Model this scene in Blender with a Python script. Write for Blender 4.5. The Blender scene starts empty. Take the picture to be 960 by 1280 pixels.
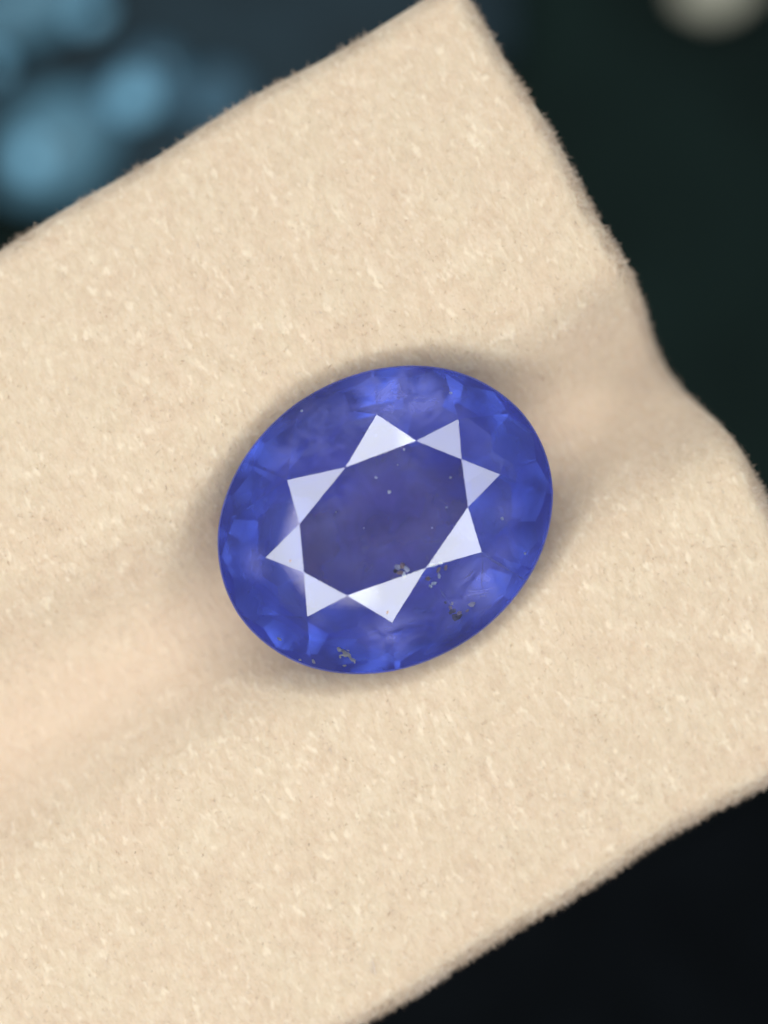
import bpy, bmesh, math, random
import numpy as np
from mathutils import Vector, noise as mnoise

R = math.radians
random.seed(7)
rng = np.random.default_rng(7)
scene = bpy.context.scene
C = scene.collection
scene.unit_settings.system = 'METRIC'
scene.unit_settings.scale_length = 0.01          # one unit is one centimetre
S = 366.7                                        # photo pixels per centimetre at the girdle

def P(px, py):
    """photo pixel -> centimetres in the plane of the stone's girdle"""
    return np.array([(px - 480.0) / S, (640.0 - py) / S])

# ------------------------------------------------------------------ camera, world, lamps, exposure
CAM_Z = 8.0
cam_d = bpy.data.cameras.new('camera')
cam = bpy.data.objects.new('camera', cam_d); C.objects.link(cam)
cam.location = (0, 0, CAM_Z)
cam_d.sensor_fit = 'HORIZONTAL'; cam_d.sensor_width = 24.0
cam_d.lens = 24.0 * CAM_Z / (960.0 / S)
cam_d.clip_start = 0.1; cam_d.clip_end = 200
cam_d.dof.use_dof = True
cam_d.dof.focus_distance = CAM_Z - 0.04
cam_d.dof.aperture_fstop = cam_d.lens * 1e-3 / 0.43
scene.camera = cam

world = bpy.data.worlds.new('World'); scene.world = world; world.use_nodes = True
wb = world.node_tree.nodes['Background']
wb.inputs[0].default_value = (0.86, 0.92, 1.0, 1); wb.inputs[1].default_value = 0.36

# a ring of twelve soft lamps round the lens; the small facets next to the table mirror it
RING_POLAR, RING_DIST = 44.0, 14.0
RING_POWER = [215, 255, 235, 345, 360, 270, 285, 270, 315, 370, 350, 350]
for k in range(12):
    az = R(30 * k)
    d = bpy.data.lights.new('ring_lamp', 'AREA'); d.shape = 'RECTANGLE'
    d.size = 5.3; d.size_y = 2.5; d.energy = RING_POWER[k]; d.color = (0.965, 1.0, 0.94)
    o = bpy.data.objects.new('ring_lamp', d); C.objects.link(o)
    v = Vector((math.sin(R(RING_POLAR)) * math.cos(az), math.sin(R(RING_POLAR)) * math.sin(az), math.cos(R(RING_POLAR))))
    o.location = v * RING_DIST
    t = Vector((-math.sin(az), math.cos(az), 0)); n = v; b = n.cross(t)
    o.matrix_world = __import__('mathutils').Matrix(((t.x, b.x, n.x, o.location.x), (t.y, b.y, n.y, o.location.y), (t.z, b.z, n.z, o.location.z), (0, 0, 0, 1)))

# three dim warm lamps, added only to put soft grey gradients on kite facets
for az, pol, e in ((165, 57.6, 125), (216, 59.8, 125), (266, 59.3, 100)):
    d = bpy.data.lights.new('kite_glint_fill', 'AREA'); d.shape = 'RECTANGLE'; d.size = 4.6; d.size_y = 2.0; d.energy = e; d.color = (1.0, 0.92, 0.86)
    o = bpy.data.objects.new('kite_glint_fill', d); C.objects.link(o)
    o.location = Vector((math.sin(R(pol)) * math.cos(R(az)), math.sin(R(pol)) * math.sin(R(az)), math.cos(R(pol)))) * 14
    o.rotation_euler = o.location.to_track_quat('Z', 'Y').to_euler()

scene.view_settings.view_transform = 'Standard'; scene.view_settings.look = 'None'
scene.view_settings.exposure = 0.0; scene.view_settings.gamma = 1.0
cy = scene.cycles
cy.use_denoising = True
try: cy.denoiser = 'OPENIMAGEDENOISE'
except Exception: pass
cy.max_bounces = 14; cy.transmission_bounces = 12; cy.glossy_bounces = 10; cy.diffuse_bounces = 4; cy.transparent_max_bounces = 12
cy.caustics_reflective = True; cy.caustics_refractive = True
cy.sample_clamp_indirect = 6.0; cy.blur_glossy = 0.3

# ------------------------------------------------------------------ helpers
def tag(o, label=None, cat=None, group=None, kind=None):
    if label: o['label'] = label
    if cat: o['category'] = cat
    if group: o['group'] = group
    if kind: o['kind'] = kind
    return o

def mesh_obj(name, verts, faces, mat, parent=None, smooth=False):
    me = bpy.data.meshes.new(name)
    me.from_pydata([tuple(map(float, v)) for v in verts], [], [tuple(f) for f in faces])
    me.materials.append(mat)
    if smooth: me.polygons.foreach_set('use_smooth', [True] * len(me.polygons))
    me.update()
    o = bpy.data.objects.new(name, me); C.objects.link(o)
    if parent: o.parent = parent
    return o

def empty(name, loc=(0, 0, 0)):
    o = bpy.data.objects.new(name, None); o.location = loc; o.empty_display_size = 0.2
    C.objects.link(o); return o

class NT:
    def __init__(self, name):
        self.m = bpy.data.materials.new(name); self.m.use_nodes = True
        self.t = self.m.node_tree; self.t.nodes.clear()
        self.out = self.t.nodes.new('ShaderNodeOutputMaterial')
    def n(self, typ, ins=None, **kw):
        x = self.t.nodes.new('ShaderNode' + typ)
        for k, v in kw.items(): setattr(x, k, v)
        for k, v in (ins or {}).items():
            if isinstance(v, bpy.types.NodeSocket): self.t.links.new(v, x.inputs[k])
            else: x.inputs[k].default_value = v
        return x
    def ramp(self, fac, stops):
        x = self.t.nodes.new('ShaderNodeValToRGB'); e = x.color_ramp.elements
        while len(e) < len(stops): e.new(0.5)
        for i, (p, c) in enumerate(stops):
            e[i].position = p; e[i].color = (*c, 1) if len(c) == 3 else c
        self.t.links.new(fac, x.inputs[0]); return x.outputs[0]
    def end(self, sock):
        self.t.links.new(sock, self.out.inputs[0]); return self.m

# ------------------------------------------------------------------ materials
def mat_simple(name, col, rough=0.6, spec=0.4, scale=3.0, var=0.3, bump=0.0):
    k = NT(name)
    nz = k.n('TexNoise', {'Vector': k.n('TexCoord').outputs['Object'], 'Scale': scale, 'Detail': 5.0})
    c0 = tuple(c * (1 - var) for c in col); c1 = tuple(min(1, c * (1 + var)) for c in col)
    rc = k.ramp(nz.outputs[0], [(0.3, c0), (0.7, c1)])
    p = k.n('BsdfPrincipled', {'Base Color': rc, 'Roughness': rough, 'Specular IOR Level': spec})
    if bump:
        b = k.n('Bump', {'Height': nz.outputs[0], 'Strength': bump, 'Distance': 0.1})
        k.t.links.new(b.outputs[0], p.inputs['Normal'])
    return k.end(p.outputs[0])

def mat_felt():
    k = NT('felt_suede')
    co = k.n('TexCoord').outputs['Object']
    mr = k.n('Mapping', {'Vector': co, 'Rotation': (0, 0, R(-27))})
    mp = k.n('Mapping', {'Vector': mr.outputs[0], 'Scale': (1.75, 0.9, 1.0)})        # long along the nap
    n0 = k.n('TexNoise', {'Vector': co, 'Scale': 5.0, 'Detail': 4.0, 'Roughness': 0.55})
    n1 = k.n('TexNoise', {'Vector': mp.outputs[0], 'Scale': 20.0, 'Detail': 4.0, 'Roughness': 0.55, 'Distortion': 0.5})
    n2 = k.n('TexNoise', {'Vector': mp.outputs[0], 'Scale': 60.0, 'Detail': 4.0, 'Roughness': 0.65})
    n3 = k.n('TexNoise', {'Vector': mp.outputs[0], 'Scale': 21.0, 'Detail': 2.0, 'Roughness': 0.5})
    c = k.ramp(n0.outputs[0], [(0.35, (0.543, 0.409, 0.311)), (0.65, (0.554, 0.455, 0.346))])
    c = k.n('MixRGB', {'Fac': 0.55, 'Color1': c, 'Color2': k.ramp(n1.outputs[0], [(0.33, (0.462, 0.350, 0.258)), (0.5, (0.547, 0.435, 0.330)), (0.66, (0.632, 0.530, 0.421))])}).outputs[0]
    c = k.n('MixRGB', {'Fac': 0.3, 'Color1': c, 'Color2': k.ramp(n2.outputs[0], [(0.3, (0.462, 0.354, 0.264)), (0.7, (0.632, 0.522, 0.411))])}).outputs[0]
    c = k.n('MixRGB', {'Fac': k.ramp(n3.outputs[0], [(0.595, (0, 0, 0)), (0.73, (0.55, 0.55, 0.55))]), 'Color1': c, 'Color2': (0.714, 0.617, 0.501, 1)}).outputs[0]
    c = k.n('MixRGB', {'Fac': k.ramp(n3.outputs[0], [(0.24, (0.45, 0.45, 0.45)), (0.31, (0, 0, 0))]), 'Color1': c, 'Color2': (0.469, 0.357, 0.267, 1)}).outputs[0]
    # peach tint painted along the groove for warm light bounced between its walls
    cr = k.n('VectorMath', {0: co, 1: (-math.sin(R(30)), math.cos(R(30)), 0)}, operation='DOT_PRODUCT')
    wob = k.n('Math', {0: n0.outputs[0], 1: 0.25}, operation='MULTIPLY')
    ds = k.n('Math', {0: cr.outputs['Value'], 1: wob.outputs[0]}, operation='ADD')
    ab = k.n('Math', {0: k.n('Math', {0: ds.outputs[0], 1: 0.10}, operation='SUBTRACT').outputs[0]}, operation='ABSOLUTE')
    groove_bounce = k.ramp(ab.outputs[0], [(0.05, (0.48, 0.48, 0.48)), (0.34, (0, 0, 0))])
    c = k.n('MixRGB', {'Fac': groove_bounce, 'Color1': c, 'Color2': (0.603, 0.449, 0.350, 1)}).outputs[0]
    h = k.n('Math', {0: n2.outputs[0], 1: 0.5}, operation='MULTIPLY')
    h = k.n('Math', {0: h.outputs[0], 1: n1.outputs[0]}, operation='ADD')
    h = k.n('Math', {0: h.outputs[0], 1: n3.outputs[0]}, operation='ADD')
    b = k.n('Bump', {'Height': h.outputs[0], 'Strength': 0.5, 'Distance': 0.012})
    p = k.n('BsdfPrincipled', {'Base Color': c, 'Roughness': 0.95, 'Specular IOR Level': 0.05, 'Normal': b.outputs[0],
                               'Sheen Weight': 0.12, 'Sheen Roughness': 0.5,
                               'Subsurface Weight': 0.55, 'Subsurface Radius': (0.11, 0.075, 0.05), 'Subsurface Scale': 1.0})
    return k.end(p.outputs[0])

def mat_fibre():
    k = NT('felt_fibre')
    a = k.n('Attribute', attribute_name='tone')
    c = k.ramp(a.outputs['Fac'], [(0.0, (0.303, 0.218, 0.171)), (0.1, (0.443, 0.346, 0.268)), (0.6, (0.481, 0.382, 0.310)), (1.0, (0.575, 0.495, 0.440))])
    d = k.n('BsdfDiffuse', {'Color': c}); t = k.n('BsdfTranslucent', {'Color': c})
    m = k.n('MixShader', {0: 0.12, 1: d.outputs[0], 2: t.outputs[0]})
    return k.end(m.outputs[0])

IOR = 1.77
gem_c = P(481.5, 650)
def mat_gem(name, front, back, milk, milk_amt, rough=0.0, core=None, spread=(0.35, 1.5), scale=4.5, clouds=None):
    """sapphire surface: Fresnel reflection and refraction; back-side colour stands for the body colour light picks up inside"""
    k = NT(name)
    geo = k.n('NewGeometry')
    bf = geo.outputs['Backfacing']
    fr = k.n('Fresnel', {'IOR': IOR})
    gcol = k.n('MixRGB', {'Fac': bf, 'Color1': (1, 1, 1, 1), 'Color2': (*back, 1)})
    gl = k.n('BsdfAnisotropic', {'Color': gcol.outputs[0], 'Roughness': rough})
    rf = k.n('BsdfRefraction', {'Color': (*front, 1), 'Roughness': rough, 'IOR': IOR})
    m = k.n('MixShader', {0: fr.outputs[0], 1: rf.outputs[0], 2: gl.outputs[0]})
    if milk_amt > 0:
        co = k.n('TexCoord').outputs['Object']
        nz = k.n('TexNoise', {'Vector': co, 'Scale': scale, 'Detail': 5.0, 'Roughness': 0.55, 'Distortion': 0.6})
        amt = k.ramp(nz.outputs[0], [(0.3, (milk_amt * spread[0],) * 3), (0.7, (min(1, milk_amt * spread[1]),) * 3)])
        if clouds:                                          # silk clouds near the surface; the crown's also paint in light returned from inside
            tot = None
            for px, py, r, st in clouds:
                c = P(px, py) * 0.985 - gem_c
                df = k.n('VectorMath', {0: co, 1: (c[0], c[1], 0.08)}, operation='DISTANCE')
                mr = k.n('MapRange', {'Value': df.outputs['Value'], 'From Min': 0.0, 'From Max': 1.25 * r / S, 'To Min': st, 'To Max': 0.0}, interpolation_type='SMOOTHSTEP')
                tot = mr.outputs[0] if tot is None else k.n('Math', {0: tot, 1: mr.outputs[0]}, operation='ADD').outputs[0]
            nf = k.n('TexNoise', {'Vector': co, 'Scale': 11.0, 'Detail': 6.0, 'Roughness': 0.6, 'Distortion': 1.0})
            wv = k.ramp(nf.outputs[0], [(0.36, (0.12, 0.12, 0.12)), (0.62, (1.0, 1.0, 1.0))])
            hz = k.n('Math', {0: tot, 1: wv}, operation='MULTIPLY')
            amt = k.n('Math', {0: hz.outputs[0], 1: amt}, operation='ADD').outputs[0]
        mc = k.n('RGB'); mc.outputs[0].default_value = (*milk, 1); mc = mc.outputs[0]
        if core:                                            # the stone's colour zone: paler and greyer towards the middle
            fl = k.n('VectorMath', {0: co, 1: (1, 1, 0)}, operation='MULTIPLY')
            ln = k.n('VectorMath', {0: fl.outputs[0]}, operation='LENGTH')
            ds = k.n('Math', {0: k.n('Math', {0: nz.outputs[0], 1: 0.5}, operation='SUBTRACT').outputs[0], 1: 0.35}, operation='MULTIPLY')
            sm = k.n('Math', {0: ln.outputs['Value'], 1: ds.outputs[0]}, operation='ADD')
            mc = k.ramp(sm.outputs[0], [(0.14, core), (0.36, milk)])
        d = k.n('BsdfDiffuse', {'Color': mc}); t = k.n('BsdfTranslucent', {'Color': mc})
        dm = k.n('MixShader', {0: 0.35, 1: d.outputs[0], 2: t.outputs[0]})
        m = k.n('MixShader', {0: amt, 1: m.outputs[0], 2: dm.outputs[0]})
    return k.end(m.outputs[0])

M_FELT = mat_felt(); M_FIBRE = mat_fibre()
M_CROWN = mat_gem('sapphire_crown', (0.80, 0.83, 0.95), (0.52, 0.56, 0.92), (0.2, 0.2, 0.8), 0.0)
M_PAV = mat_gem('sapphire_pavilion', (0.45, 0.46, 0.80), (0.31, 0.40, 0.86), (0.045, 0.068, 0.68), 0.55, 0.2, core=(0.15, 0.125, 0.52))
M_HAZY = mat_gem('sapphire_hazy_crown', (0.78, 0.84, 0.94), (0.50, 0.57, 0.90), (0.35, 0.37, 0.95), 0.028, 0.0, spread=(0.0, 1.6), scale=5.0,
                 clouds=[(488, 486, 60, .5), (545, 502, 44, .26), (400, 528, 70, .22), (352, 565, 36, .14), (606, 740, 50, .5), (640, 738, 24, .34), (560, 785, 46, .18),
                         (490, 798, 44, .38), (640, 640, 26, .14), (318, 705, 26, .22), (392, 772, 24, .14), (592, 552, 40, .09), (440, 800, 30, .07), (640, 690, 30, .2)])
M_TABLE = mat_gem('sapphire_table', (0.80, 0.83, 0.95), (0.52, 0.56, 0.92), (0.36, 0.37, 0.74), 0.012, 0.0, spread=(0.0, 1.6), scale=5.0,
                  clouds=[(516, 576, 40, .22), (425, 612, 50, .17), (395, 650, 42, .16), (470, 598, 40, .11), (548, 664, 40, .12), (440, 705, 60, .08), (500, 690, 40, .07)])

M_GIRDLE = mat_gem('sapphire_girdle', (0.6, 0.6, 0.9), (0.5, 0.5, 0.93), (0.15, 0.17, 0.5), 0.4, 0.35)

# ------------------------------------------------------------------ the backdrop far below
M_DARK = mat_simple('dark_cloth', (0.0050, 0.0118, 0.0108), 0.9, 0.1, 0.5, 0.5, 0.3)
BZ = -8.0
def grid_sheet(name, x0, x1, y0, y1, nx, ny, zf, mat):
    vs = []; fs = []
    for j in range(ny + 1):
        for i in range(nx + 1):
            x = x0 + (x1 - x0) * i / nx; y = y0 + (y1 - y0) * j / ny
            vs.append((x, y, zf(x, y)))
    for j in range(ny):
        for i in range(nx):
            a = j * (nx + 1) + i; fs.append((a, a + 1, a + nx + 2, a + nx + 1))
    return mesh_obj(name, vs, fs, mat, smooth=True)
tag(grid_sheet('backdrop_cloth', -30, 30, -30, 30, 120, 120,
               lambda x, y: BZ + 0.15 * mnoise.noise((x * 0.5, y * 0.5, 3.0)), M_DARK), kind='structure')

def at_depth(px, py, z):
    w = P(px, py) * (CAM_Z - z) / CAM_Z; return np.array([w[0], w[1], z])
def sheet(name, pts, z, th, mat):
    """a thick soft sheet with the given photo outline, lying at height z"""
    top = [at_depth(*p, z) for p in pts]; c = sum(top) / len(top)
    rings = [[c + (p - c) * f + np.array([0, 0, dz]) for p in top] for f, dz in ((1.0, -th), (1.01, -th / 2), (1.0, -th * 0.15), (0.985, 0), (0.5, 0.03))]
    n = len(pts); vs = [p for r in rings for p in r]; fs = []
    for k in range(4):
        for i in range(n):
            j = (i + 1) % n; fs.append((k * n + i, k * n + j, k * n + n + j, k * n + n + i))
    fs.append(tuple(range(4 * n, 5 * n)))
    if ((top[1] - top[0])[0] * (top[2] - top[1])[1] - (top[1] - top[0])[1] * (top[2] - top[1])[0]) < 0: fs = [f[::-1] for f in fs]
    return mesh_obj(name, vs, fs, mat, smooth=True)
M_SLATE = mat_simple('slate_blue_plastic', (0.0115, 0.026, 0.037), 0.7, 0.2, 1.2, 0.3)
M_NAVY = mat_simple('navy_cloth', (0.0024, 0.0033, 0.0045), 0.95, 0.05, 2.0, 0.3)
tag(sheet('blue_sheet', [(-60, 235), (-60, -180), (350, -220), (640, -160), (640, 60), (420, 170), (180, 290), (80, 262), (20, 248)], BZ + 0.45, 0.25, M_SLATE),
    'out-of-focus slate blue sheet behind the upper left edge of the felt', 'sheet')
tag(sheet('navy_cloth', [(330, 1400), (360, 1180), (560, 1040), (700, 1040), (820, 1050), (920, 990), (1040, 950), (1060, 1420)], BZ + 0.5, 0.3, M_NAVY),
    'blurred blue-black cloth below the lower edge of the felt', 'cloth')
M_PBLUE = mat_simple('pale_blue_stone', (0.22, 0.52, 0.74), 0.45, 0.4, 2.5, 0.15)
M_TEAL = mat_simple('teal_stone', (0.075, 0.19, 0.27), 0.45, 0.4, 2.5, 0.25)
M_DBLUE = mat_simple('mid_blue_stone', (0.04, 0.11, 0.17), 0.45, 0.4, 2.5, 0.15)
M_IVORY = mat_simple('ivory_stone', (0.37, 0.36, 0.29), 0.5, 0.3, 2.5, 0.15)
def pebble(name, px, py, r, z, mat, sx=1.0, rot=0.0, seed=1):
    """a low rounded stone, its girdle on the sheet it lies on"""
    rr = random.Random(seed); bm = bmesh.new(); bmesh.ops.create_icosphere(bm, subdivisions=3, radius=1.0)
    rad = r / S * (CAM_Z - z) / CAM_Z; c, s_ = math.cos(rot), math.sin(rot)
    for v in bm.verts:
        f = 1 + 0.12 * mnoise.noise(v.co * 1.3 + Vector((seed * 3.1, 0, 0))); x, y, zz = v.co.x * f * sx, v.co.y * f, max(v.co.z, -0.5) * 0.55 * f
        v.co = Vector(((c * x - s_ * y) * rad, (s_ * x + c * y) * rad, (zz + 0.27) * rad))
    me = bpy.data.meshes.new(name); bm.to_mesh(me); bm.free(); me.materials.append(mat)
    me.polygons.foreach_set('use_smooth', [True] * len(me.polygons))
    o = bpy.data.objects.new(name, me); C.objects.link(o); o.location = Vector(at_depth(px, py, z)); return o
STZ = BZ + 0.48
for px, py, r, m, sx, rot, lab in [
        (56, 196, 38, M_PBLUE, 1.2, 0.5, 'brightest blurred pale blue stone, lowest beside the upper left felt edge'),
        (70, 186, 66, M_TEAL, 1.25, 0.6, 'wide dim teal stone under the brightest pale blue one'),
        (166, 122, 26, M_PBLUE, 1.1, 0.6, 'small round pale blue stone in the middle of the slate blue sheet'),
        (186, 104, 42, M_DBLUE, 1.2, 0.6, 'dim blue stone just above the small round pale one'),
        (40, 2, 52, M_TEAL, 1.9, 0.5, 'big blurred teal stone cut off by the top left corner of the photo'),
        (24, 166, 12, M_PBLUE, 1.3, 0.4, 'tiny pale blue stone left of the brightest one'),
        (92, 222, 12, M_PBLUE, 1.3, 0.4, 'tiny pale blue stone below the brightest one, close to the felt edge'),
        (196, 92, 13, M_PBLUE, 1.4, 0.6, 'tiny pale blue stone above and right of the small round pale one'),
        (112, 18, 14, M_PBLUE, 1.6, 0.5, 'tiny pale blue stone near the top edge, right of the big teal one'),
        (48, -6, 22, M_PBLUE, 1.6, 0.5, 'pale blue stone at the very top left, on the big teal one'),
        (-10, 82, 16, M_PBLUE, 1.0, 0.0, 'small blurred pale blue stone cut off at the left edge'),
        (268, 124, 34, M_DBLUE, 1.3, 0.5, 'dim dark blue blurred stone next to the upper left felt edge'),
        (118, 152, 40, M_DBLUE, 1.5, 0.6, 'dark blue blurred stone between the two pale round ones')]:
    tag(pebble('blue_stone', px, py, r, STZ + (0.12 if m is M_PBLUE else 0), m, sx, rot, int(abs(px)) + 3), lab, 'stone', 'blurred stones on the blue sheet')
tag(pebble('ivory_stone', 893, -18, 40, BZ + 0.1, M_IVORY, 1.3, 0.2, 9), 'blurred ivory white stone at the top right of the photo', 'stone')

# ------------------------------------------------------------------ measures of the stone and the planes of its underside
EA, EB, EANG = 218.9 / S, 183.4 / S, R(31)
ea = np.array([math.cos(EANG), math.sin(EANG)]); eb = np.array([-math.sin(EANG), math.cos(EANG)])
def outline(t): return EA * math.cos(t) * ea + EB * math.sin(t) * eb        # relative to the gem's centre
def on_outline(d):                                                       # outline point in direction d
    a, b = d @ ea, d @ eb
    return d / math.sqrt((a / EA) ** 2 + (b / EB) ** 2)
def support(n): return math.sqrt((EA * (n @ ea)) ** 2 + (EB * (n @ eb)) ** 2)

GB = -0.055
planes = []
def pav(nfac, off, tilt, frac, z0, name):
    for k in range(nfac):
        t = 2 * math.pi * (k + off) / nfac
        p = outline(t); g = np.array([math.cos(t) / EA, math.sin(t) / EB]); nn = g[0] * ea + g[1] * eb; nn /= np.linalg.norm(nn)
        h = support(nn) * frac
        n3 = np.array([nn[0] * math.sin(tilt), nn[1] * math.sin(tilt), -math.cos(tilt)])
        planes.append((name, (n3, float(n3 @ np.array([nn[0] * h, nn[1] * h, z0])))))
pav(16, 0.5, R(54), 1.0, GB - 0.01, 'pavilion_facet')
pav(16, 0.0, R(43), 0.80, GB - 0.01 - 0.2 * 0.52 * math.tan(R(54)), 'pavilion_facet')
pav(8, 0.5, R(31), 0.50, GB - 0.15 - 0.3 * 0.52 * math.tan(R(43)), 'pavilion_facet')

def underside_z(x, y):
    """height of the stone's underside above a point given from its centre"""
    return np.max(np.stack([(d - n[0] * x - n[1] * y) / n[2] for _, (n, d) in planes]), axis=0)

# ------------------------------------------------------------------ the felt flap
A1 = R(30.6)
E1 = np.array([math.cos(A1), math.sin(A1)]); E2 = np.array([-math.sin(A1), math.cos(A1)])
FLANK_Z, TH = -0.072, 0.20
def strip_uv(p): return np.array([p @ E1, p @ E2])
v_top = 0.5 * (strip_uv(P(0, 305))[1] + strip_uv(P(530, 0))[1]) * 1.035
v_bot = 0.5 * (strip_uv(P(960, 970))[1] + strip_uv(P(460, 1280))[1]) * 1.035
u_end = 0.5 * (strip_uv(P(600, 0))[0] + strip_uv(P(960, 640))[0]) * 1.03 - 0.005
u_start = -4.2
v_mid = gem_c @ E2
def groove(u, v):
    c = v_mid - 0.03 * (u - gem_c @ E1)
    du = u - gem_c @ E1
    w = 0.255 + 0.115 * np.exp(-(du / 0.6) ** 2) + 0.10 / (1 + np.exp((du + 1.1) * 5))
    d = v - c
    z = FLANK_Z - (0.22 + 0.16 * np.exp(-(du / 0.6) ** 2) + 0.34 / (1 + np.exp(-(du - 0.95) * 9))) * np.exp(-np.abs(d / w) ** 2.5)
    z = z - 0.12 * np.clip(np.abs(v - v_mid) - 0.45, 0, 9) ** 2 - 0.10 * np.clip(u - u_end + 0.6, 0, 9) ** 2
    z = z + 0.012 * np.sin(u * 1.7 + 0.6) * np.cos(v * 2.1)
    # the stone has pressed its own bed into the felt
    x, y = u * E1[0] + v * E2[0] - gem_c[0], u * E1[1] + v * E2[1] - gem_c[1]
    bed = underside_z(x, y) - 0.014
    z = np.minimum(z, bed)
    return z
RB = TH / 2
def steps(a, b, n):
    """positions from a to b, crowded towards both rims"""
    rim = RB * (1 - np.cos(np.linspace(0, math.pi / 2, 9)))
    return np.concatenate([a + rim[:-1], np.linspace(a + RB, b - RB, n), (b - rim[:-1])[::-1]])
us = steps(u_start, u_end, 300); vs_ = steps(v_bot, v_top, 160)
U, V = np.meshgrid(us, vs_, indexing='ij')
def rim_drop(u, v):
    dist = np.minimum(np.minimum(u - u_start, u_end - u), np.minimum(v - v_bot, v_top - v))
    dist = np.clip(dist, 0, RB)
    return RB - np.sqrt(np.maximum(RB ** 2 - (RB - dist) ** 2, 0))
def to_xy(u, v):
    wob = 0.012
    uu = u + wob * np.sin(v * 7.3 + 1.0) * np.sin(v * 2.9) ; vv = v + wob * np.sin(u * 5.9) * np.sin(u * 2.3 + 0.7)
    return uu * E1[0] + vv * E2[0], uu * E1[1] + vv * E2[1]
X, Y = to_xy(U, V)
Zt = groove(U, V) - rim_drop(U, V)
Zb = groove(U, V) - TH + rim_drop(U, V)
nu, nv = U.shape
top = np.stack([X, Y, Zt], -1).reshape(-1, 3); bot = np.stack([X, Y, Zb], -1).reshape(-1, 3)
fs = []
for i in range(nu - 1):
    for j in range(nv - 1):
        a = i * nv + j; q = (a, a + nv, a + nv + 1, a + 1)
        fs.append(q); fs.append(tuple(x + nu * nv for x in q[::-1]))
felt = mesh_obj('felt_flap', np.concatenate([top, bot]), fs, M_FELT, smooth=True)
bm = bmesh.new(); bm.from_mesh(felt.data); bmesh.ops.remove_doubles(bm, verts=bm.verts, dist=1e-5); bm.to_mesh(felt.data); bm.free()
felt.data.polygons.foreach_set('use_smooth', [True] * len(felt.data.polygons))
tag(felt, 'cream felt flap with a soft groove and fuzzy edges holding the blue stone', 'felt holder')

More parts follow.
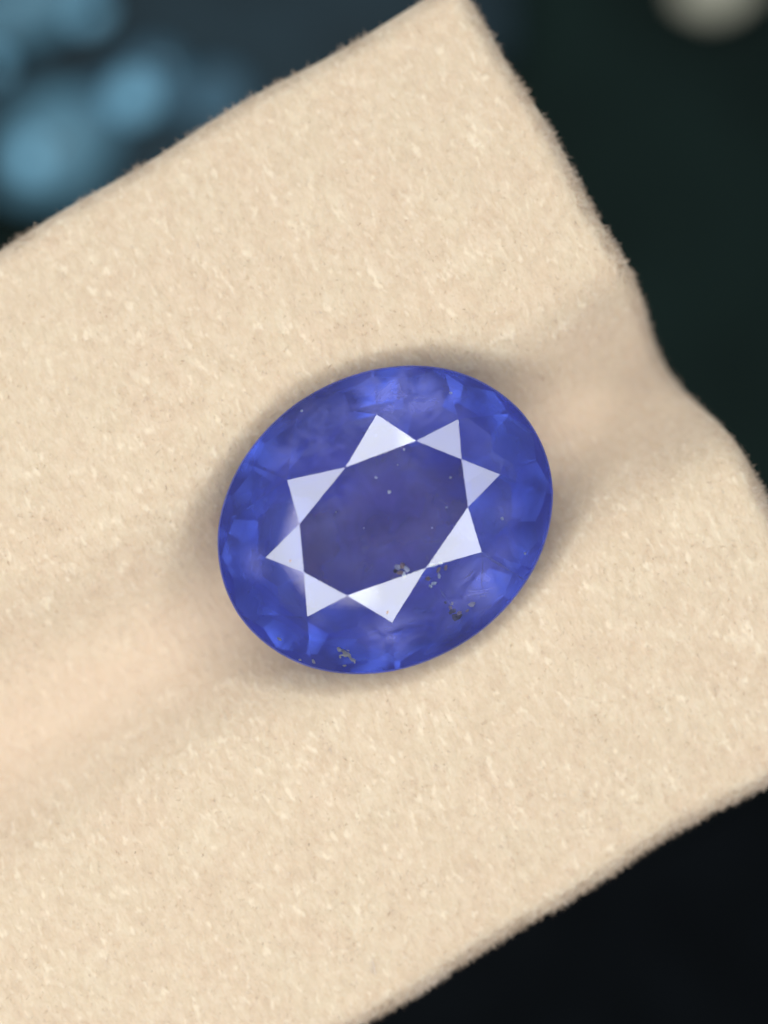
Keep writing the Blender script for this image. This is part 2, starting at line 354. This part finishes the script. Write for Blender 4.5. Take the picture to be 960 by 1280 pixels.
# short nap of the felt: one fibre is a bent ribbon of two quads
def make_nap(n_top, n_rim):
    u = rng.uniform(-2.3, u_end, n_top + n_rim); v = rng.uniform(v_bot, v_top, n_top + n_rim)
    k = n_rim // 3
    t = RB * rng.random(n_rim) ** 2 * 0.5
    u[:k] = u_end - t[:k]
    v[k:2 * k] = v_bot + t[k:2 * k]
    v[2 * k:3 * k] = v_top - t[2 * k:3 * k]
    x, y = to_xy(u, v); z = groove(u, v) - rim_drop(u, v)
    keep = (np.abs(x) < 1.45) & (np.abs(y) < 1.95)
    gx, gy = x - gem_c[0], y - gem_c[1]; keep &= ((gx * E1[0] + gy * E1[1]) / 0.60) ** 2 + ((gx * E2[0] + gy * E2[1]) / 0.50) ** 2 > 1
    u, v, x, y, z = u[keep], v[keep], x[keep], y[keep], z[keep]
    tuft = np.zeros(len(x), bool)
    nt = 10                                   # tufts: five fibres side by side
    tu = np.repeat(rng.uniform(-2.3, u_end - 0.08, nt), 5); tv = np.repeat(rng.uniform(v_bot + 0.08, v_top - 0.08, nt), 5)
    sp = np.repeat(0.003 + 0.006 * rng.random(nt), 5)
    tu = tu + sp * rng.normal(size=nt * 5); tv = tv + sp * rng.normal(size=nt * 5)
    tx, ty = to_xy(tu, tv)
    u = np.concatenate([u, tu]); v = np.concatenate([v, tv]); x = np.concatenate([x, tx]); y = np.concatenate([y, ty])
    tuft = np.concatenate([tuft, np.ones(nt * 5, bool)])
    e = 1e-3
    def pos(uu, vv):
        uu = np.clip(uu, u_start, u_end); vv = np.clip(vv, v_bot, v_top)
        a, b = to_xy(uu, vv); return np.stack([a, b, groove(uu, vv) - rim_drop(uu, vv)], -1)
    uc = np.clip(u, u_start + 2 * e, u_end - 2 * e); vc = np.clip(v, v_bot + 2 * e, v_top - 2 * e)
    nrm = np.cross(pos(uc + e, vc) - pos(uc - e, vc), pos(uc, vc + e) - pos(uc, vc - e))
    nrm /= np.linalg.norm(nrm, axis=1, keepdims=True)
    n = len(x)
    nap = np.array([0.25, -0.85, 0.0])
    clump = np.array([mnoise.noise_vector((a * 9, b * 9, 0.0)) for a, b in zip(x, y)])
    clump[:, 2] *= 0.3
    L = 0.012 + 0.015 * rng.random(n) ** 1.5
    L[tuft] = 0.016 + 0.022 * np.repeat(rng.random(tuft.sum() // 5), 5)
    rimf = np.minimum(np.minimum(u_end - u, v - v_bot), v_top - v) < RB * 0.5
    L[rimf] *= 1.2
    d = nrm * (0.06 + 0.2 * rng.random((n, 1))) + 0.5 * nap + 0.7 * clump + 0.4 * rng.normal(size=(n, 3)) * np.array([1, 1, 0.4])
    td = np.repeat(0.35 * rng.normal(size=(tuft.sum() // 5, 3)), 5, axis=0); td[:, 2] *= 0.3
    d[tuft] = nrm[tuft] * 0.28 + np.array([0.42, -0.8, 0]) + td + 0.12 * rng.normal(size=(tuft.sum(), 3))
    d /= np.linalg.norm(d, axis=1, keepdims=True)
    z = groove(u, v) - rim_drop(u, v)
    p0 = np.stack([x, y, z], -1) - nrm * 0.002
    bend = rng.normal(size=(n, 3)) * 0.35; bend[:, 2] *= 0.5
    p1 = p0 + d * (L * 0.5)[:, None]
    d2 = d + bend; d2 /= np.linalg.norm(d2, axis=1, keepdims=True)
    p2 = p1 + d2 * (L * 0.5)[:, None]
    side = np.cross(d, nrm + 0.22 * rng.normal(size=(n, 3))); side /= np.linalg.norm(side, axis=1, keepdims=True) + 1e-9
    w = (0.0008 + 0.0009 * rng.random(n) + 0.0012 * tuft)[:, None]
    verts = np.stack([p0 - side * w, p0 + side * w, p1 - side * w * 0.85, p1 + side * w * 0.85, p2], 1).reshape(-1, 3)
    tone = np.clip(rng.normal(0.5, 0.2, n) + 0.35 * clump[:, 0], 0, 1); tone[rng.random(n) < 0.004] = 0.0; tone[tuft] = np.repeat(0.55 + 0.45 * rng.random(tuft.sum() // 5), 5)
    base = np.arange(n, dtype=np.int32)[:, None] * 5
    loops = (base + np.array([[0, 1, 3, 2, 2, 3, 4]], dtype=np.int32)).reshape(-1)
    me = bpy.data.meshes.new('felt_nap')
    me.vertices.add(5 * n); me.vertices.foreach_set('co', verts.astype(np.float32).ravel())
    me.loops.add(7 * n); me.loops.foreach_set('vertex_index', loops)
    me.polygons.add(2 * n)
    ls = (np.arange(n)[:, None] * 7 + np.array([[0, 4]])).reshape(-1).astype(np.int32)
    me.polygons.foreach_set('loop_start', ls)
    me.update(calc_edges=True)
    at = me.attributes.new('tone', 'FLOAT', 'POINT'); at.data.foreach_set('value', np.repeat(tone, 5).astype(np.float32))
    me.materials.append(M_FIBRE)
    o = bpy.data.objects.new('felt_nap', me); C.objects.link(o); o.parent = felt
    tag(o, kind='stuff')
make_nap(16000, 26000)

# ------------------------------------------------------------------ the sapphire
gem = empty('sapphire', (gem_c[0], gem_c[1], 0))
tag(gem, 'oval faceted blue sapphire with eight bright star facets resting in the felt groove', 'gemstone')
ZT = 0.155                                # height of the table above the girdle
kz = (CAM_Z - ZT) / CAM_Z
TAB = [(520, 551), (577, 574), (585, 634), (532.5, 710), (434, 744.5), (380, 715.5), (374.5, 655), (432, 584)]
TIP = [(573, 524), (625, 593), (602, 690), (490, 778), (384, 771), (332, 697), (359, 600), (471, 518)]  # TIP[i] sits between TAB[i] and TAB[i+1]
tab = [P(*p) * kz - gem_c for p in TAB]
STAR_TILT = R(21.5)
tips = []
for i in range(8):
    a, b = tab[i], tab[(i + 1) % 8]
    e = (b - a) / np.linalg.norm(b - a)
    t = P(*TIP[i]) * kz - gem_c
    dist = abs(e[0] * (t - a)[1] - e[1] * (t - a)[0])
    z = ZT - dist * math.tan(STAR_TILT)
    t = P(*TIP[i]) * ((CAM_Z - z) / CAM_Z) - gem_c
    tips.append(np.array([t[0], t[1], z]))
tab3 = [np.array([p[0], p[1], ZT]) for p in tab]

def plane(p, q, r):
    n = np.cross(q - p, r - p); n /= np.linalg.norm(n)
    return n, float(n @ p)
def orient(pl, inside=np.array([0, 0, -0.02])):
    n, d = pl
    return (n, d) if n @ inside < d else (-n, -d)

GZ = -0.02
RIM = 0.991                               # the crown stops just inside the girdle, which has a small bevel
kites = [orient(plane(tab3[i], tips[i - 1], tips[i])) for i in range(8)]
kpt = []; mpt = []
for i in range(8):
    k = on_outline(tab[i]) * RIM; n, d = kites[i]
    kpt.append(np.array([k[0], k[1], (d - n[0] * k[0] - n[1] * k[1]) / n[2]]))
    m = on_outline(tips[i][:2]) * RIM; mpt.append(np.array([m[0], m[1], GZ]))
def ang(p): return math.atan2((p[:2] @ eb) / EB, (p[:2] @ ea) / EA)
def arc(p, q, pl):
    """points on the outline from p to q, lifted into the plane pl (ends kept)"""
    a, b = ang(p), ang(q)
    while b - a > math.pi: b -= 2 * math.pi
    while b - a < -math.pi: b += 2 * math.pi
    n, d = pl; r = [p]
    for k in range(1, 8):
        o = outline(a + (b - a) * k / 8) * RIM; r.append(np.array([o[0], o[1], (d - n[0] * o[0] - n[1] * o[1]) / n[2]]))
    return r + [q]
def facet(name, pts, mat):
    c = sum(pts) / len(pts)
    nn = sum(np.cross(pts[i] - c, pts[(i + 1) % len(pts)] - c) for i in range(len(pts)))
    if nn @ (c - np.array([0, 0, -0.1])) < 0: pts = pts[::-1]
    return mesh_obj(name, pts, [tuple(range(len(pts)))], mat, gem)
def dome(kf, tilt):
    """hand polishing leaves the facets very slightly domed"""
    kf.data.polygons[0].use_smooth = True
    nn = np.array(kf.data.polygons[0].normal); cc = sum(np.array(v.co) for v in kf.data.vertices) / len(kf.data.vertices)
    cn = []
    for v in kf.data.vertices:
        t = np.array(v.co) - cc; t -= nn * (t @ nn); l = np.linalg.norm(t)
        w = nn + t / max(l, 1e-6) * tilt * min(1, l / 0.1); cn.append(tuple(w / np.linalg.norm(w)))
    kf.data.normals_split_custom_set_from_vertices(cn)
facet('table', tab3, M_TABLE)
rim = {}
for i in range(8):
    j = (i + 1) % 8
    dome(facet('star_facet', [tab3[i], tab3[j], tips[i]], M_CROWN), 0.02)
    dome(facet('kite_facet', [tab3[i], tips[i - 1], kpt[i], tips[i]], M_HAZY), 0.03)
    for k in (i, j):
        pts = arc(kpt[k], mpt[i], orient(plane(tips[i], kpt[k], mpt[i])))
        for p in pts: rim[round(ang(p), 5)] = p
        facet('upper_girdle_facet', [tips[i]] + pts, M_HAZY)
crown_planes = [(np.array([0, 0, 1.0]), ZT)] + kites + [orient(plane(tab3[i], tab3[(i + 1) % 8], tips[i])) for i in range(8)] + [orient(plane(tips[i], kpt[k], mpt[i])) for i in range(8) for k in (i, (i + 1) % 8)]
def crown_z(x, y): return min((d - n[0] * x - n[1] * y) / n[2] for n, d in crown_planes)
def clip_convex(polys, pid, n, d):
    out = []; cut = {}
    for pl_id, poly in polys:
        res = []
        m = len(poly)
        for a in range(m):
            p, q = poly[a], poly[(a + 1) % m]
            dp, dq = n @ p - d, n @ q - d
            if dp <= 1e-9: res.append(p)
            if (dp > 1e-9) != (dq > 1e-9):
                lo, hi, dl, dh = (p, q, dp, dq) if tuple(p) < tuple(q) else (q, p, dq, dp)
                x = lo + (hi - lo) * (dl / (dl - dh)); res.append(x)
                cut[tuple(np.round(x, 7))] = x
        if len(res) >= 3: out.append((pl_id, res))
    if len(cut) >= 3:
        pts = list(cut.values()); c = sum(pts) / len(pts)
        t = np.cross(n, [0.3, 0.5, 0.8]); t /= np.linalg.norm(t); b = np.cross(n, t)
        pts.sort(key=lambda p: math.atan2((p - c) @ b, (p - c) @ t))
        out.append((pid, pts))
    return out
keys = sorted(rim); edge = [rim[k] for k in keys]
ring = [np.array([p[0] / RIM, p[1] / RIM, p[2] - 0.005]) for p in edge]; NG = len(ring)
ZLO = -0.7
polys = [(-1, [np.array([*ring[k][:2], ZLO]), np.array([*ring[(k + 1) % NG][:2], ZLO]), np.array([*ring[(k + 1) % NG][:2], GB]), np.array([*ring[k][:2], GB])]) for k in range(NG)]
polys.append((-2, [np.array([*p[:2], ZLO]) for p in ring[::-1]]))
for i, (name, (n, d)) in enumerate(planes): polys = clip_convex(polys, i, n, d)
gv = []; gf = []
for pid, poly in polys:
    if pid < 0:
        gf.append(tuple(range(len(gv), len(gv) + len(poly)))); gv.extend(poly); continue
    facet('pavilion_facet', poly, M_PAV)
for k in range(NG):
    p, q = ring[k], ring[(k + 1) % NG]
    gf.append(tuple(range(len(gv), len(gv) + 4))); gv.extend([np.array([*p[:2], GB]), np.array([*q[:2], GB]), q, p])
    gf.append(tuple(range(len(gv), len(gv) + 4))); gv.extend([p, q, edge[(k + 1) % NG], edge[k]])
gd = mesh_obj('girdle', gv, gf, M_GIRDLE, gem)

# what lies inside the stone: crystals, flecks, cracks, cloudy veils and pin-point specks
def mat_plain(name, col, rough=0.55, trans=0.0, spec=0.5):
    k = NT(name)
    p = k.n('BsdfPrincipled', {'Base Color': (*col, 1), 'Roughness': rough, 'Transmission Weight': trans, 'Specular IOR Level': spec})
    return k.end(p.outputs[0])
M_PALE = mat_plain('crystal_pale', (0.92, 0.95, 0.95), 0.12); M_BROWN = mat_plain('crystal_brown', (0.42, 0.27, 0.22))
M_GOLD = mat_plain('fleck_gold', (0.66, 0.57, 0.46), 0.95, spec=0.0); M_BLACK = mat_plain('speck_dark', (0.012, 0.008, 0.012), 0.9, spec=0.0)
M_CRACK = mat_plain('crack_dark', (0.09, 0.10, 0.42), 0.5)
def inside(px, py, depth):
    w = P(px, py); z = crown_z(*(w - gem_c)) - depth
    for _ in range(3):
        g = w * (CAM_Z - z) / CAM_Z - gem_c; z = crown_z(*g) - depth
    return np.array([g[0], g[1], z])
def lump(name, px, py, r, depth, mat, stretch=(1, 1, 1), rot=0.0, seed=0):
    """a small irregular many-sided grain"""
    rr = random.Random(seed); bm = bmesh.new(); bmesh.ops.create_icosphere(bm, subdivisions=1, radius=1.25 * r / S)
    c, s_ = math.cos(rot), math.sin(rot); o = inside(px, py, depth); vs = []
    for v in bm.verts:
        f = 0.6 + 0.7 * rr.random(); x, y, z = v.co.x * f * stretch[0], v.co.y * f * stretch[1], v.co.z * f * stretch[2]
        v.co = (o[0] + c * x - s_ * y, o[1] + s_ * x + c * y, o[2] + z)
    me = bpy.data.meshes.new(name); bm.to_mesh(me); bm.free(); me.materials.append(mat)
    ob = bpy.data.objects.new(name, me); C.objects.link(ob); ob.parent = gem; return ob
for q, (px, py, r, m) in enumerate([(497, 709, 4.5, M_PALE), (503, 707, 4, M_BROWN), (508, 711, 4, M_PALE), (500, 716, 4, M_BROWN), (505, 718, 3.2, M_PALE), (494, 714, 2.6, M_BLACK)]):
    lump('crystal_inclusion', px, py, r, 0.03, m, (1, 0.7, 0.7), q * 1.1, 10 + q)
for q, (px, py, r, m) in enumerate([(540, 706, 3.2, M_PALE), (547, 711, 3.5, M_BROWN), (548, 718, 3, M_PALE), (534, 722, 3, M_BROWN), (541, 728, 3, M_PALE), (556, 708, 2.8, M_BROWN), (537, 731, 2.2, M_PALE), (550, 703, 2.2, M_PALE)]):
    lump('crystal_inclusion', px, py, r, 0.02, m, (1.1, 0.7, 0.6), q * 0.9, 30 + q)
for q, (px, py, r, m) in enumerate([(570, 770, 6.8, M_BLACK), (565, 763, 4.2, M_BLACK), (573, 765, 3.4, M_BROWN), (562, 758, 3, M_BROWN), (589, 754, 4.2, M_GOLD), (583, 762, 2.2, M_BROWN), (564, 753, 2.4, M_GOLD), (556, 752, 1.8, M_BLACK)]):
    lump('dark_speck', px, py, r, 0.015, m, (1, 0.75, 0.6), q * 0.8, 50 + q)
for q, (px, py, r) in enumerate([(424, 811, 3.2), (429, 813, 3.6), (433, 817, 4.0), (437, 819, 3.0), (440, 823, 3.4), (428, 818, 1.8), (443, 826, 1.8), (435, 812, 1.6), (431, 831, 2), (425, 820, 2.2), (350, 798, 2.2), (376, 824, 1.8), (392, 826, 2.4)]):
    lump('gold_fleck', px, py, r, 0.012, M_GOLD, (1.2, 0.7, 0.5), -0.6 + 0.5 * (q % 3 - 1), 70 + q)
for q, (px, py, r) in enumerate([(487, 615, 2.2), (470, 597, 1.5), (563, 597, 1.4), (558, 634, 1.5), (505, 562, 1.3), (471, 597, 1.2), (497, 581, 1.0), (626, 648, 2.0), (654, 691, 1.8), (540, 660, 1.0), (420, 640, 0.9), (455, 660, 0.9), (563, 493, 1.6), (378, 515, 1.6)]):
    lump('pinpoint_speck', px, py, r, 0.02, M_PALE, seed=90 + q)
for q, (px, py, r) in enumerate([(484.5, 765, 2.2), (363, 701, 1.6)]):
    lump('surface_pit', px, py, r, 0.0, M_BROWN, (1, 0.6, 0.3), 0.8, 120 + q)
def sliver(name, a, b, w, depth, mat):
    """a thin crack: a narrow wedge dropping into the stone"""
    p, q = inside(*a, depth), inside(*b, depth); t = q - p; sd = np.cross(t, [0, 0, 1.0]); sd /= np.linalg.norm(sd); h = w / S / 2
    dn = np.array([0, 0, -0.03]); m = (p + q) / 2
    mesh_obj(name, [p, m + sd * h, q, m - sd * h, m + dn], [(0, 1, 2, 3), (1, 0, 4), (2, 1, 4), (3, 2, 4), (0, 3, 4)], mat, gem)
for a, b, w in [((603, 692), (642, 716), 3.4), ((603, 698), (600, 736), 1.4), ((592, 711), (577, 724), 1.2), ((548, 734), (558, 749), 3.0), ((557, 748), (566, 762), 2.0), ((640, 714), (660, 728), 1.6)]:
    sliver('crack', a, b, w, 0.012, M_CRACK)

def mat_veil(name, col):
    """a cloudy veil: fine silk that lets most light through, denser towards its middle"""
    k = NT(name)
    co = k.n('TexCoord').outputs['Object']
    n1 = k.n('TexNoise', {'Vector': co, 'Scale': 9.0, 'Detail': 6.0, 'Roughness': 0.6, 'Distortion': 0.8})
    a = k.n('Attribute', attribute_name='density')
    w = k.ramp(n1.outputs[0], [(0.32, (0.15, 0.15, 0.15)), (0.58, (1, 1, 1))])
    f = k.n('Math', {0: a.outputs['Fac'], 1: w}, operation='MULTIPLY')
    d = k.n('BsdfDiffuse', {'Color': (*col, 1)}); t = k.n('BsdfTranslucent', {'Color': (*col, 1)})
    m = k.n('MixShader', {0: 0.3, 1: d.outputs[0], 2: t.outputs[0]})
    return k.end(k.n('MixShader', {0: f.outputs[0], 1: k.n('BsdfTransparent').outputs[0], 2: m.outputs[0]}).outputs[0])
M_VEIL = mat_veil('silk_veil_violet', (0.60, 0.61, 0.97)); M_GREY = mat_veil('silk_veil_grey', (0.50, 0.53, 0.66))
def veil(px, py, rx, ry, rot, depth, dens, mat, seed, hard=1.0):
    rr = random.Random(seed); o = inside(px, py, depth); n = 22; vs = []; fs = []; den = []
    amp = [0.75 + 0.4 * rr.random() for _ in range(n)]
    c, s_ = math.cos(rot), math.sin(rot); tx, ty = rr.uniform(-.25, .25), rr.uniform(-.25, .25)
    for q in range(6):
        f = q / 5
        for i in range(n):
            t = 2 * math.pi * i / n; r_ = f * (0.4 * amp[i] + 0.3 * amp[i - 1] + 0.3 * amp[(i + 1) % n])
            x, y = rx / S * r_ * math.cos(t), ry / S * r_ * math.sin(t); x, y = c * x - s_ * y, s_ * x + c * y
            g = o[:2] + [x, y]
            k = math.sqrt((g @ ea / EA) ** 2 + (g @ eb / EB) ** 2)
            if k > 0.96: g = g * 0.96 / k
            z = crown_z(*g) - depth + 0.35 * (tx * x + ty * y) + 0.006 * mnoise.noise((x * 20, y * 20, seed))
            z = max(min(z, crown_z(*g) - 0.006), -0.055)
            vs.append((g[0], g[1], z)); den.append(min(1, dens * 1.9) * min(1, (1 - f) * hard * 1.8))
    for q in range(5):
        for i in range(n):
            j = (i + 1) % n; fs.append((q * n + i, q * n + j, (q + 1) * n + j, (q + 1) * n + i))
    ob = mesh_obj('silk_veil', vs, fs, mat, gem, smooth=True)
    at = ob.data.attributes.new('density', 'FLOAT', 'POINT'); at.data.foreach_set('value', den)
for q, a in enumerate([(490, 488, 48, 26, 0.3, .05, .55, M_VEIL), (545, 500, 40, 22, -0.2, .05, .3, M_VEIL), (400, 525, 66, 36, 0.6, .06, .5, M_VEIL),
                       (612, 745, 46, 34, 0.7, .05, .45, M_VEIL), (634, 735, 26, 16, 0.8, .03, .5, M_VEIL), (560, 790, 60, 22, 0.5, .05, .35, M_VEIL),
                       (490, 800, 44, 22, 0.4, .05, .45, M_VEIL), (635, 690, 28, 22, 0.2, .05, .35, M_VEIL), (352, 562, 36, 24, 0.9, .05, .35, M_VEIL), (545, 745, 30, 26, 0.9, .05, .35, M_VEIL),
                       (590, 545, 40, 26, -0.5, .06, .16, M_VEIL), (395, 770, 40, 20, -0.6, .05, .2, M_VEIL), (318, 705, 22, 14, 1.0, .05, .3, M_VEIL),
                       (430, 620, 80, 44, 0.6, .07, .34, M_GREY), (515, 578, 46, 24, 0.3, .06, .45, M_GREY), (550, 665, 40, 28, 0.4, .07, .14, M_VEIL),
                       (450, 690, 90, 44, 0.3, .09, .26, M_GREY), (395, 640, 36, 40, 0.3, .07, .16, M_GREY)]):
    veil(*a, seed=200 + q)
